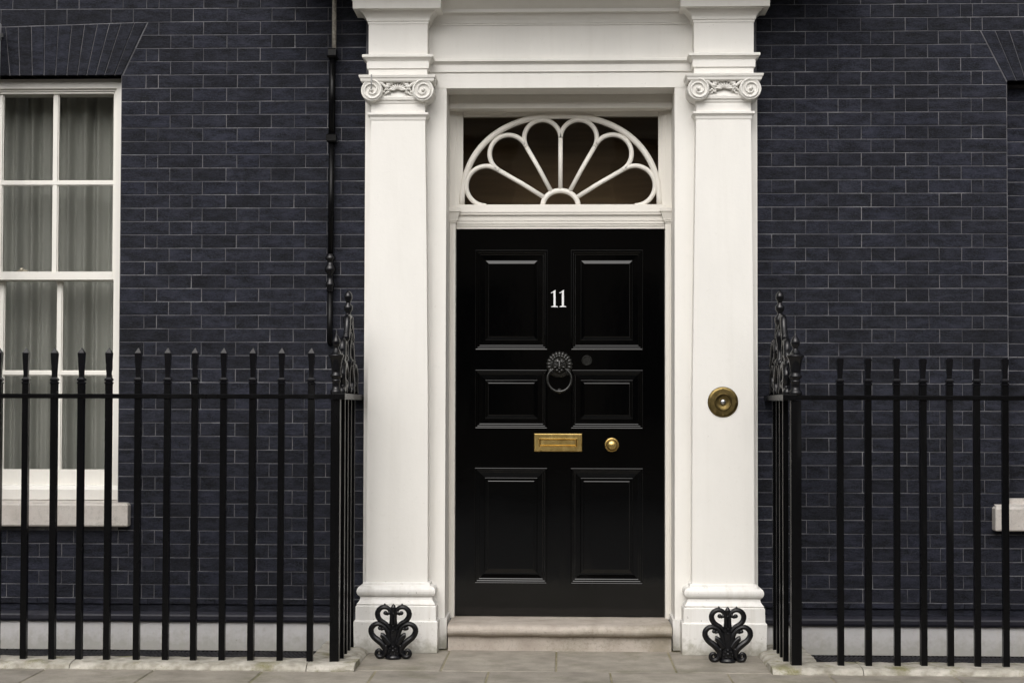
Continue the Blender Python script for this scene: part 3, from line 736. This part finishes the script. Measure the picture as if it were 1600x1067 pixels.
# lion knocker
KX, KZ = -.020, 1.578
g = MB(); g.lathe([(.073, 0), (.073, .010), (.066, .017), (.045, .024), (.02, .028)], (KX, DY, KZ), 24, 'Y', sy=1.02)
kn = part('knocker', g, M_KNOCK, fd)
g = MB()
for i in range(17):
    a = math.radians(-136+272*i/16)
    g.ell((KX+.054*math.sin(a)*1.08, DY-.012, KZ+.056*math.cos(a)*1.08), (.0118, .013, .0185), 8, 6, rot=Matrix.Rotation(a+random.uniform(-.12, .12), 3, 'Y'))
for i in range(7):
    a = math.radians(-60+120*i/6)
    g.ell((KX+.040*math.sin(a)*1.1, DY-.024, KZ+.010+.040*math.cos(a)), (.011, .009, .0095), 8, 6)
g.ell((KX, DY-.026, KZ-.004), (.043, .022, .048), 16, 12)
for s in (-1, 1):
    g.ell((KX+s*.019, DY-.050, KZ+.017), (.019, .010, .0062), 8, 6, rot=Matrix.Rotation(-s*.38, 3, 'Y'))
    g.ell((KX+s*.024, DY-.043, KZ-.014), (.017, .012, .0085), 8, 6, rot=Matrix.Rotation(s*.30, 3, 'Y'))
    g.ell((KX+s*.013, DY-.054, KZ-.031), (.0125, .012, .0095), 8, 6)
g.tube([(KX, DY-.044, KZ+.034), (KX, DY-.053, KZ+.016), (KX, DY-.060, KZ-.006), (KX, DY-.064, KZ-.018)], [.0085, .0070, .0080, .0115], 8); g.ell((KX, DY-.063, KZ-.020), (.0125, .009, .0075), 8, 6)
g.ell((KX, DY-.046, KZ-.040), (.018, .011, .008), 8, 6)
part('lion_head', g, M_KNOCK, kn)
g = MB(); pts = []
for i in range(40):
    a = 2*math.pi*i/40; pts.append((KX+.0685*math.sin(a), DY-.040+.004*math.cos(a), 1.499+.074*math.cos(a)*(1 if math.cos(a) < 0 else .85)))
g.tube(pts, .0078, 8, closed=True); g.ell((KX, DY-.040, 1.427), (.021, .011, .009), 10, 6); part('ring', g, M_KNOCK, kn)
g = MB(); g.lathe([(.016, 0), (.016, .012), (.010, .020)], (KX, DY, 1.428), 14, 'Y'); part('strike_plate', g, M_KNOCK, kn)

# ------------------------------------------------------------------ doorstep
g = MB(); xa, xb = CX-.6125, CX+.6125
pr = [(-.02, 0.0), (.080, 0.0), (.083, .006)]+[(.112-.030*math.cos(math.pi*t/10), .006+.040*math.sin(math.pi*t/10)) for t in range(1, 10)]+[(.1425, .004), (.1445, -.02)]
n = len(pr); segs = 24; vs = []
random.seed(8)
for i in range(segs+1):
    x = xa+(xb-xa)*i/segs; wv = .0018*math.sin(i*.9)+random.uniform(-.0012, .0012)
    for z, o in pr: vs.append((x, -.105-o+wv*.6, z+(wv if z > .08 else 0)))
    vs.append((x, .30, .1385))
fs = [(i*(n+1)+k, (i+1)*(n+1)+k, (i+1)*(n+1)+k+1, i*(n+1)+k+1) for i in range(segs) for k in range(n)]
fs += [tuple(range(n+1))[::-1], tuple(segs*(n+1)+k for k in range(n+1))]
g.add(vs, fs, 0, False)
tag(part('doorstep', g, M_STEP), 'worn pale stone doorstep with rounded nosing under the black door', 'doorstep')

# ------------------------------------------------------------------ doorbell
g = MB(); BX, BZ, BY = .872, 1.366, -.1585
db = thing('doorbell', 'round tarnished brass bell push on the right pilaster', 'doorbell', (BX, BY, BZ))
g.lathe([(.083, 0), (.083, .004), (.079, .008), (.070, .0105), (.048, .011), (.0465, .016), (.043, .019), (.039, .016), (.037, .010), (.026, .008), (.022, .006)], (BX, BY, BZ), 64, 'Y', smooth=False)
for a in range(4): g.ell((BX+.071*math.cos(a*math.pi/2), BY-.0105, BZ+.071*math.sin(a*math.pi/2)), (.0045, .003, .0045), 8, 5)
part('back_plate', g, M_BRASS_OLD, db)
g = MB(); g.lathe([(.016, .004), (.016, .012), (.013, .017), (.007, .020), (.001, .0205)], (BX, BY, BZ), 20, 'Y'); part('push_button', g, M_STEEL, db)

# ------------------------------------------------------------------ kerbs and gratings
def kerb_front(parent, x0, x1, flip=False):
    g = MB(); pr = [(-.03, 0), (.006, .001), (.020, -.008), (.029, -.024), (.033, -.045), (.034, -.12), (.030, -.235), (-.03, -.24)]
    segs = max(4, int((x1-x0)/.06)); n = len(pr); vs = []
    for i in range(segs+1):
        x = x0+(x1-x0)*i/segs
        for z, o in pr:
            j = random.uniform(-.0035, .0035) if z > 0 else 0
            vs.append((x, -.815-o+j, z+j*.7))
    fs = [(i*n+k, (i+1)*n+k, (i+1)*n+k+1, i*n+k+1) for i in range(segs) for k in range(n-1)]
    fs += [tuple(reversed(range(n))), tuple(segs*n+k for k in range(n))]
    g.add(vs, fs, 0, False); part('kerb_stone', g, M_KERB, parent)
def kerb_return(parent, s, xo, xi, y0, y1):
    g = MB(); pr = [(-.03, 0), (.006, .001), (.020, .010), (.029, .028), (.033, .05), (.033, abs(xi-xo)), (-.03, abs(xi-xo))]
    segs = 9; n = len(pr); vs = []
    for i in range(segs+1):
        y = y0+(y1-y0)*i/segs
        for z, o in pr:
            j = random.uniform(-.003, .003) if z > 0 else 0
            vs.append((xo+s*(o+j), y, z+j*.6))
    fs = [(i*n+k, (i+1)*n+k, (i+1)*n+k+1, i*n+k+1) for i in range(segs) for k in range(n-1)]+[tuple(reversed(range(n))), tuple(segs*n+k for k in range(n))]
    g.add(vs, fs, 0, False); part('kerb_stone', g, M_KERB, parent)
random.seed(31)
kl = thing('kerb', 'pale weathered stone kerb under the left railing', 'kerb', (-2.2, -.7, 0), kind='structure')
for a, b in ((-3.95, -2.505), (-2.50, -1.297), (-1.292, -1.052)): kerb_front(kl, a, b)
kerb_return(kl, -1, -1.052, -1.31, -.575, -.235); kerb_return(kl, -1, -1.12, -1.31, -.232, -.02)
kr = thing('kerb', 'pale weathered stone kerb under the right railing', 'kerb', (2.2, -.7, 0), kind='structure')
for a, b in ((1.052, 1.50), (1.505, 2.60), (2.605, 3.35)): kerb_front(kr, a, b)
kerb_return(kr, 1, 1.052, 1.31, -.575, -.235); kerb_return(kr, 1, 1.10, 1.31, -.232, -.02)
def grating(x0, x1, label, slope):
    t = thing('grating', label, 'grating', ((x0+x1)/2, -.3, -.03))
    g = MB(); y0, y1, z = -.572, -.022, -.022
    for a, b, c, d in ((x0, x1, y0, y0+.02), (x0, x1, y1-.02, y1), (x0, x0+.02, y0+.02, y1-.02), (x1-.02, x1, y0+.02, y1-.02)): g.box(a, b, c, d, -.06, z)
    part('frame', g, M_IRON, t)
    g = MB(); x = x0-.3
    while x < x1+.3:
        pa, pb = (x, y0+.02), (x+slope*.51, y1-.02); wv = .006
        xs_ = [min(max(v, x0+.02), x1-.02) for v in (pa[0], pa[0]+wv, pb[0]+wv, pb[0])]
        if x0 < x and x+slope*.51 < x1 and x+slope*.51 > x0 and x < x1:
            g.add([(xs_[0], pa[1], z-.002), (xs_[1], pa[1], z-.002), (xs_[2], pb[1], z-.002), (xs_[3], pb[1], z-.002), (xs_[0], pa[1], z-.03), (xs_[1], pa[1], z-.03), (xs_[2], pb[1], z-.03), (xs_[3], pb[1], z-.03)],
                  [(0, 1, 2, 3), (0, 4, 5, 1), (1, 5, 6, 2), (2, 6, 7, 3), (3, 7, 4, 0)])
        x += .024
    for i in range(5):
        yy = y0+.09+i*.1; g.box(x0+.02, x1-.02, yy, yy+.005, z-.012, z-.0035)
    part('grating_bars', g, M_LEDGE, t, kind='stuff')
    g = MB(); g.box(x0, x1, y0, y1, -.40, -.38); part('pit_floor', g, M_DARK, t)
grating(-3.95, -1.335, 'dark iron lightwell grating behind the left railing', .30)
grating(1.335, 3.35, 'dark iron lightwell grating behind the right railing', -.30)

# ------------------------------------------------------------------ railings
def railing(s, xs, xpost, xside, zt, xend, label, rot):
    RY = -.70
    t = thing('railing', label, 'railing', (xpost, RY, 0.03))
    hb = .0158
    # one bar with its spear head, then copies
    g = MB(); g.ring(0, hb, RY-hb, RY+hb, [(.028, 0), (1.448, 0)], four=False)
    b0 = part('bar', g, M_IRON, t, origin=Vector((xs[0], RY, .028)) if False else Vector((0, RY, .028)))
    g = MB(); g.ring(0, .0135, RY-.0135, RY+.0135, [(1.448, .001), (1.450, .0050), (1.4575, .0055), (1.463, -.001), (1.466, .0055), (1.474, .0055), (1.483, -.002), (1.50, -.0022), (zt-.022, .0028), (zt-.019, .0028)]+([(zt+.008, -.0125)] if s < 0 else [(zt-.006, .0035), (zt-.001, -.004)]), four=True)
    sp = part('spear_head', g, M_IRON_GLOSS, b0)
    for i, x in enumerate(xs):
        if i == 0:
            b0.location = Vector((x, RY, .028))-WO[t.name]
        else:
            cb = copy_tree(b0, t, Vector((x, RY+random.uniform(-.002, .002), .028))-WO[t.name])
            cb.rotation_euler = (random.uniform(-.0012, .0012), random.uniform(-.0016, .0016), random.uniform(-.06, .06))
    for i, y in enumerate((-.575, -.455, -.335, -.20)):
        me = MB(); me.ring(xside, .0135, y-.0135, y+.0135, [(.028, 0), (1.376, 0)]); part('bar', me, M_IRON, t)
    g = MB(); a, b = sorted((xend, xpost+ -s*.0)); g.poly([(a, 1.374), (b, 1.374), (b, 1.398), (a, 1.398)], RY-.024, RY+.024, .003); part('rail', g, M_IRON, t)
    g = MB(); w0 = .032; g.ring(xside-s*0, w0, -.735, -.010, [(1.372, 0), (1.375, .002), (1.400, .002), (1.403, 0)]); part('side_rail', g, M_IRON, t)
    g = MB(); hp = .0235 if s < 0 else .026; g.ring(xpost, hp, RY-hp, RY+hp, [(.026, 0), (1.3715, 0)]); po = part('newel_post', g, M_IRON, t)
    g = MB(); q = 1.0
    prf = [(.031, 1.398), (.034, 1.404), (.034, 1.414), (.030, 1.420), (.024, 1.428), (.022, 1.436), (.022, 1.458), (.026, 1.464), (.0265, 1.470), (.022, 1.476), (.026, 1.482), (.033, 1.488), (.034, 1.498), (.027, 1.504), (.026, 1.512), (.028, 1.53), (.031, 1.555), (.036, 1.580), (.043, 1.592), (.046, 1.597), (.044, 1.601), (.034, 1.607), (.026, 1.612), (.022, 1.622), (.014, 1.630), (.012, 1.640), (.019, 1.648), (.0235, 1.662), (.022, 1.676), (.015, 1.690), (.008, 1.700), (.004, 1.706), (.004, 1.722), (.001, 1.735)]
    g.lathe([(r*(.90 if s < 0 else 1.0), z) for r, z in prf], (xpost, RY, 0), 14); part('urn_finial', g, M_IRON_GLOSS, po)
    # scrolled panel standing on the side rail
    YC = -.385; g = MB(); X = xside
    stem = [(1.402, .017), (1.43, .023), (1.45, .014), (1.52, .014), (1.56, .021), (1.585, .026), (1.60, .014), (1.66, .015), (1.70, .022), (1.722, .024), (1.74, .015), (1.765, .016), (1.785, .027), (1.81, .029), (1.826, .016), (1.838, .013), (1.853, .023), (1.872, .025), (1.885, .012), (1.895, .012), (1.912, .022), (1.935, .021), (1.948, .012), (1.956, .004)]
    g.lathe([(r, z) for z, r in stem], (X, YC, 0), 12)
    sm = part('scroll_panel', g, M_IRON_GLOSS, t)
    for d in (-1, 1):
        for (path, r0, r1) in (
            ([(.29, 1.41), (.255, 1.44), (.27, 1.51), (.21, 1.56), (.14, 1.52), (.14, 1.45), (.19, 1.46)], .023, .018),
            ([(.24, 1.56), (.20, 1.60), (.19, 1.66), (.13, 1.69), (.08, 1.64), (.11, 1.59)], .023, .017),
            ([(.15, 1.70), (.12, 1.75), (.10, 1.80), (.05, 1.81), (.04, 1.76)], .020, .015),
            ([(.06, 1.42), (.075, 1.47), (.04, 1.53), (.015, 1.57)], .018, .015)):
            g = MB(); n = len(path); pts = []
            for i in range(n-1):                                  # Catmull-Rom
                p0, p1, p2, p3 = [Vector(path[min(max(i+k, 0), n-1)]) for k in (-1, 0, 1, 2)]
                for u in (0, .25, .5, .75):
                    pts.append(.5*((2*p1)+(p2-p0)*u+(2*p0-5*p1+4*p2-p3)*u*u+(3*p1-p0-3*p2+p3)*u**3))
            pts.append(Vector(path[-1]))
            off = random.uniform(-.012, .012)
            pts = [(X+off, YC+d*p.x*.98, p.y) for p in pts]
            g.tube(pts, [r0+(r1-r0)*i/(len(pts)-1) for i in range(len(pts))], 7)
            g.ell(pts[-1], (.021, .020, .023), 10, 7); g.ell(pts[0], (.020, .017, .026), 10, 7)
            part('scroll', g, M_IRON_GLOSS, sm)
    return t
random.seed(77)
railing(-1, [-2.921, -3.07, -3.222, -3.37, -2.777, -2.629, -2.489, -2.345, -2.191, -2.041, -1.895, -1.748, -1.599, -1.449, -1.294], -1.1665, -1.150, 1.628, -3.9, 'black iron railing with pointed spikes left of the door', 0)
railing(1, [1.409, 1.548, 1.693, 1.826, 1.961, 2.096, 2.238, 2.38, 2.52, 2.66], 1.184, 1.150, 1.587, 2.9, 'black iron railing with blunt spikes right of the door', 0)

# ------------------------------------------------------------------ drainpipe and grey pipe
dp = thing('drainpipe', 'thin black wall pipe with ornate collars left of the white pilaster', 'pipe', (-1.297, -.04, 2.6))
PX = lambda z: -1.302+.008*(z-1.7)/1.7
g = MB(); g.tube([(PX(3.33), -.040, 3.33), (PX(2.84), -.040, 2.84)], .0185, 12); part('pipe', g, M_IRON, dp)
g = MB(); g.tube([(PX(2.84), -.038, 2.84), (PX(2.17), -.038, 2.17)], .0165, 12); part('pipe', g, M_IRON, dp)
g = MB(); g.tube([(PX(1.99), -.038, 1.99), (PX(1.72), -.038, 1.72), (PX(1.69), -.030, 1.695), (PX(1.68), .01, 1.685)], .0165, 12); part('pipe', g, M_IRON, dp)
g = MB(); g.tube([(PX(3.6)+.007, -.042, 3.325), (PX(3.6)+.007, -.042, 3.9)], .0122, 10); part('rod', g, M_ROD, dp, label='bare pale upper rod of the pipe')
g = MB(); g.ring(PX(3.31), .018, -.060, .01, [(3.285, .004), (3.293, .012), (3.300, .004), (3.335, .004), (3.341, 0)]); part('collar', g, M_IRON, dp)
g = MB(); g.ring(PX(2.84), .020, -.062, .01, [(2.812, .002), (2.820, .008), (2.852, .008), (2.862, -.004)]); part('collar', g, M_IRON, dp)
g = MB(); g.lathe([(.018, 1.975), (.020, 1.985), (.020, 2.0), (.026, 2.008), (.027, 2.02), (.022, 2.03), (.017, 2.045), (.018, 2.075), (.030, 2.088), (.033, 2.10), (.030, 2.115), (.021, 2.127), (.017, 2.14), (.019, 2.15), (.029, 2.158), (.030, 2.168), (.022, 2.176), (.022, 2.188)], (PX(2.1), -.040, 0), 14); part('collar', g, M_IRON_GLOSS, dp)
gp = thing('wall_pipe', 'grey metal pipe running down at the far left beside the window', 'pipe', (-3.24, -.09, 0))
g = MB(); g.tube([(-3.188, -.085, 3.440), (-3.190, -.085, 3.10), (-3.203, -.085, 2.6), (-3.30, -.085, -.02)], [.024, .024, .0225, .022], 14); part('pipe', g, M_LEAD, gp)
g = MB(); g.lathe([(.0255, 3.39), (.028, 3.395), (.028, 3.478), (.024, 3.482)], (-3.188, -.085, 0), 14); g.ring(-3.188, .01, -.07, .0, [(3.425, 0), (3.445, 0)]); part('collar', g, M_LEAD, gp)

# ------------------------------------------------------------------ boot scrapers
bs = thing('boot_scraper', 'black scrolled cast iron boot scraper before the left pilaster', 'boot scraper', (-.897, -.415, 0), 'boot scrapers either side of the door')
def bz(zx, zy, dy=0.0): return (-.897+(zx-430)/2857, -.415+dy, (955-zy)/2857)
def smooth_path(path, sub=4):
    n = len(path); r = []
    for i in range(n-1):
        P = [Vector(path[min(max(i+k, 0), n-1)]) for k in (-1, 0, 1, 2)]
        for q in range(sub):
            u = q/sub; r.append(.5*((2*P[1])+(P[2]-P[0])*u+(2*P[0]-5*P[1]+4*P[2]-P[3])*u*u+(3*P[1]-P[0]-3*P[2]+P[3])*u**3))
    r.append(Vector(path[-1])); return r
UP = [(385, 500, 24), (325, 425, 28), (245, 380, 34), (200, 325, 36), (190, 262, 36), (215, 208, 34), (265, 175, 32), (325, 175, 30), (375, 212, 28), (403, 270, 28), (408, 345, 30), (405, 440, 34)]
LOW = [(310, 800, 40), (275, 742, 44), (215, 685, 44), (140, 628, 40), (97, 560, 38), (95, 500, 37), (125, 452, 35), (180, 425, 33), (245, 435, 33), (305, 478, 32), (345, 545, 36), (370, 625, 40), (385, 720, 45)]
FOOT = [(320, 740, 40), (310, 840, 42), (270, 905, 36), (215, 918, 33), (176, 882, 29), (186, 834, 26), (222, 818, 24), (246, 848, 20), (228, 872, 18)]
LEAF = [(238, 590, 30), (270, 600, 36), (320, 660, 40), (370, 740, 40)]
for sgn in (-1, 1):
    mir = (lambda x: x) if sgn < 0 else (lambda x: 860-x)
    for path, bulb, nm in ((UP, (312, 262, 37), 'scroll'), (LOW, (228, 490, 35), 'scroll'), (FOOT, None, 'foot_scroll'), (LEAF, None, 'leaf')):
        g = MB(); sp_ = smooth_path(path); dy = -.006 if nm == 'leaf' else 0
        g.tube([bz(mir(p[0]), p[1], dy) for p in sp_], [p[2]/2500 for p in sp_], 10, .8)
        if nm != 'leaf': g.tube([bz(mir(p[0]), p[1], dy-.009) for p in sp_], [p[2]/2857*.55 for p in sp_], 6, .8)
        if bulb:
            g.ell(bz(mir(bulb[0]), bulb[1]), (bulb[2]/2857, .012, bulb[2]/2857*.9), 10, 7)
            if path is UP: g.tube([bz(mir(372), 222), bz(mir(365), 270), bz(mir(325), 280)], .0085, 7); g.ell(bz(mir(298), 140), (.006, .006, .009), 7, 5)
            else: g.tube([bz(mir(285), 465), bz(mir(275), 505), bz(mir(240), 508)], .008, 7)
        part(nm, g, M_IRON_GLOSS, bs)
g = MB(); st = smooth_path([(430, 250, 36), (430, 345, 36), (430, 430, 52), (430, 520, 68), (430, 620, 72), (430, 720, 84), (430, 800, 98), (430, 900, 104)])
g.tube([bz(p[0], p[1]) for p in st], [p[2]/2857 for p in st], 12, .55)
for (x, y, r) in ((430, 765, 22), (385, 790, 16), (475, 790, 16), (430, 825, 30), (365, 835, 16), (495, 835, 16), (430, 520, 16), (430, 445, 14), (400, 870, 16), (460, 870, 16)): g.ell(bz(x, y, -.018), (r/2857, .008, r/2857), 8, 6)
part('stem', g, M_IRON_GLOSS, bs)
g = MB(); bd = smooth_path([(430, 122, 6), (430, 150, 28), (430, 190, 41), (430, 232, 32), (430, 262, 24)])
g.tube([bz(p[0], p[1]) for p in bd], [p[2]/2857 for p in bd], 10, .8); part('bud', g, M_IRON_GLOSS, bs)
g = MB(); g.lathe([(.030, -.002), (.041, .001), (.043, .008), (.040, .015), (.034, .021), (.028, .026)], (-.897, -.415, 0), 18, sy=.8); part('base', g, M_IRON_GLOSS, bs)
c = copy_tree(bs, None, Vector((.866, -.445, 0)))
c['label'] = 'black scrolled cast iron boot scraper before the right pilaster, under the bell'
